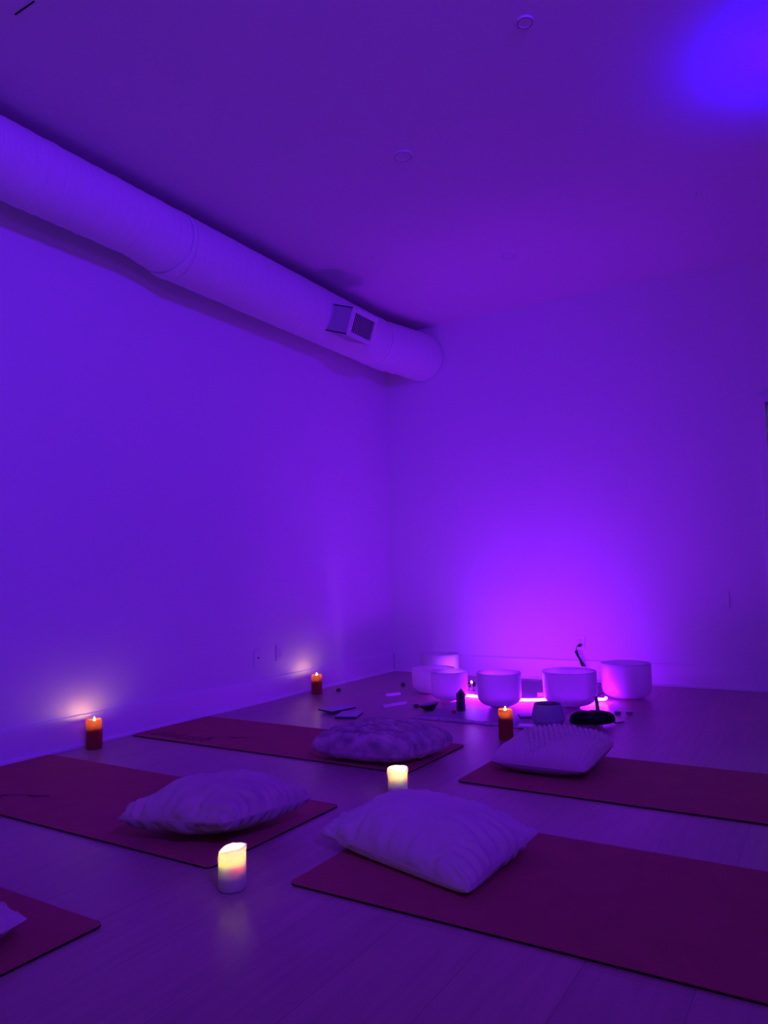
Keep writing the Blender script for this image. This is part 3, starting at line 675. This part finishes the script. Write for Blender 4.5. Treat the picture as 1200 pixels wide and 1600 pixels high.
# black eye pillow with a strap
t = thing('eye_mask', 'black satin eye pillow with faint writing, right of the grey pot', 'eye mask', (2.262, -1.60, .0), math.radians(31))
bm = new(); g = []
nu, nv = 48, 24
for i in range(nu + 1):
    u = i / nu * 2 - 1; row = []
    wdt = .056 * (max(0, 1 - abs(u) ** 2.1) ** .8) + .004
    if abs(u) > .80: wdt = max(wdt, .019)
    if abs(u) > .97: wdt *= .5
    for j in range(nv):
        a = 2 * PI * j / nv; hh = (.029 * max(0, 1 - abs(u) ** 3) ** .5 + .011) * (1 if abs(u) < .97 else .6)
        row.append(bm.verts.new((u * .128, wdt * math.cos(a) + .002 * noise.noise(Vector((u * 8, a, 0))), .4 * hh + .0247 + hh * math.sin(a) * (1 + .08 * noise.noise(Vector((u * 5, math.cos(a) * 2, 3)))))))
    g.append(row)
for i in range(nu):
    for j in range(nv): bm.faces.new((g[i][j], g[i][(j + 1) % nv], g[i + 1][(j + 1) % nv], g[i + 1][j]))
bm.faces.new(g[0]); bm.faces.new(g[-1][::-1]); bmesh.ops.recalc_face_normals(bm, faces=bm.faces); obj('padded_body', bm, M['blackcloth'], t)
bm = new()
for (zz, x0, x1, sd) in ((.052, -.045, .035, 1), (.036, -.04, .045, 2)):
    P = []
    for k in range(40):
        s = k / 39; x = x0 + (x1 - x0) * s; P.append((x, -.0, zz + .004 * math.sin(s * 60 + sd)))
    # follow the front of the padded body
    Q = []
    for (x, _, z_) in P:
        u = x / .128; hh = .029 * max(0, 1 - abs(u) ** 3) ** .5 + .011; wdt = .056 * (max(0, 1 - abs(u) ** 2.1) ** .8) + .004
        sn = max(-1, min(1, (z_ - .4 * hh - .0247) / hh * .96)); Q.append((x, -wdt * math.sqrt(1 - sn * sn) * 1.03 - .001, z_ + .001))
    tube(bm, Q, .0006, 5, True, 0)
obj('embroidered_writing', bm, M['thread'], t)
bm = new(); tube(bm, [(.118, 0, .012), (.150, -.01, .010), (.178, .002, .012), (.175, .022, .008), (.150, .022, .006), (.13, .01, .006)], .0035, 8); o = obj('strap', bm, M['thread'], t)
# slim dark wand
bm = new(); hexpoint(bm, .0145, .120, .014, 8, .66); o = obj('crystal_wand', bm, M['crystal'], smooth=False, loc=(2.222, -1.335, .0)); o.rotation_euler = (0, math.radians(-4), 0); tag(o, 'slim dark tapered wand standing behind the black eye pillow', 'wand')
# unlit tea lights
def tealight(label, x, y):
    t = thing('tea_light', label, 'candle', (x, y, 0), 0, 'unlit tea lights on the floor')
    bm = new(); lathe(bm, [(.0185, .0005), (.019, .001), (.0195, .015), (.0200, .0155), (.0190, .0155), (.0185, .012)], 32, cap1=False); obj('metal_cup', bm, M['alum'], t)
    bm = new(); lathe(bm, [(.0188, .012), (.0188, .0150), (.017, .0165), (.003, .0165)], 32); obj('wax', bm, M['selenite'], t)
    bm = new(); tube(bm, [(0, 0, .016), (.0005, 0, .021), (.0, 0, .027)], [.0022, .0016, .0006], 8); obj('wick', bm, M['selenite'], t)
tealight('unlit tea light nearer the eye pillow, left of the pair', 2.305, -1.215)
tealight('unlit tea light at the right of the pair', 2.368, -1.190)
# votive glass with a lit candle behind the left bowls
t = thing('votive_candle', 'small lit candle in a clear glass between the left and middle bowls', 'candle', (1.13, -.765, 0))
bm = new(); lathe(bm, [(.026, .0005), (.028, .002), (.014, .010), (.012, .022), (.020, .030), (.030, .038), (.032, .060), (.0305, .060), (.0285, .040), (.018, .033), (.003, .031)], 32); obj('glass_holder', bm, M['glass'], t)
bm = new(); lathe(bm, [(.022, .036), (.0275, .042), (.0275, .052), (.003, .052)], 32); obj('wax', bm, M['wax_white'], t)
bm = new(); lathe(bm, [(.001, .052), (.0042, .056), (.0042, .060), (.0025, .066), (.0004, .072)], 10); obj('flame', bm, M['flame_w'], t)
# slabs and tiles
def slab(name, label, cat, x, y, w, l, h, rz, m, z=0, m2=None):
    if m2 is None:
        bm = new(); box(bm, -w / 2, w / 2, -l / 2, l / 2, .0004, h, min(.002, h * .2)); o = obj(name, bm, m, smooth=False, loc=(x, y, z)); o.rotation_euler = (0, 0, math.radians(rz)); return tag(o, label, cat)
    t = thing(name, label, cat, (x, y, z), math.radians(rz))
    bm = new(); box(bm, -w / 2, w / 2, -l / 2, l / 2, .0004, h * .6, .001); obj('case', bm, m, t, False)
    bm = new(); box(bm, -w / 2 + .002, w / 2 - .002, -l / 2 + .002, l / 2 - .002, h * .6, h, .001); obj('lid', bm, m2, t, False); return t
slab('card_tin', 'thin dark-edged tin with pale lid beside the grey pot', 'tin', 1.845, -1.555, .075, .10, .012, 30, M['cover2'], .0045, M['cover1'])
slab('incense_box', 'small pale box lying behind the neon light, beside the widest bowl', 'box', 1.705, -.82, .085, .05, .028, 14, M['cover1'], .0045)
slab('glass_tile', 'clear flat tile on the cloth corner beside the right red candle', 'tile', 1.965, -1.835, .10, .07, .012, 8, M['selenite'], .0060)
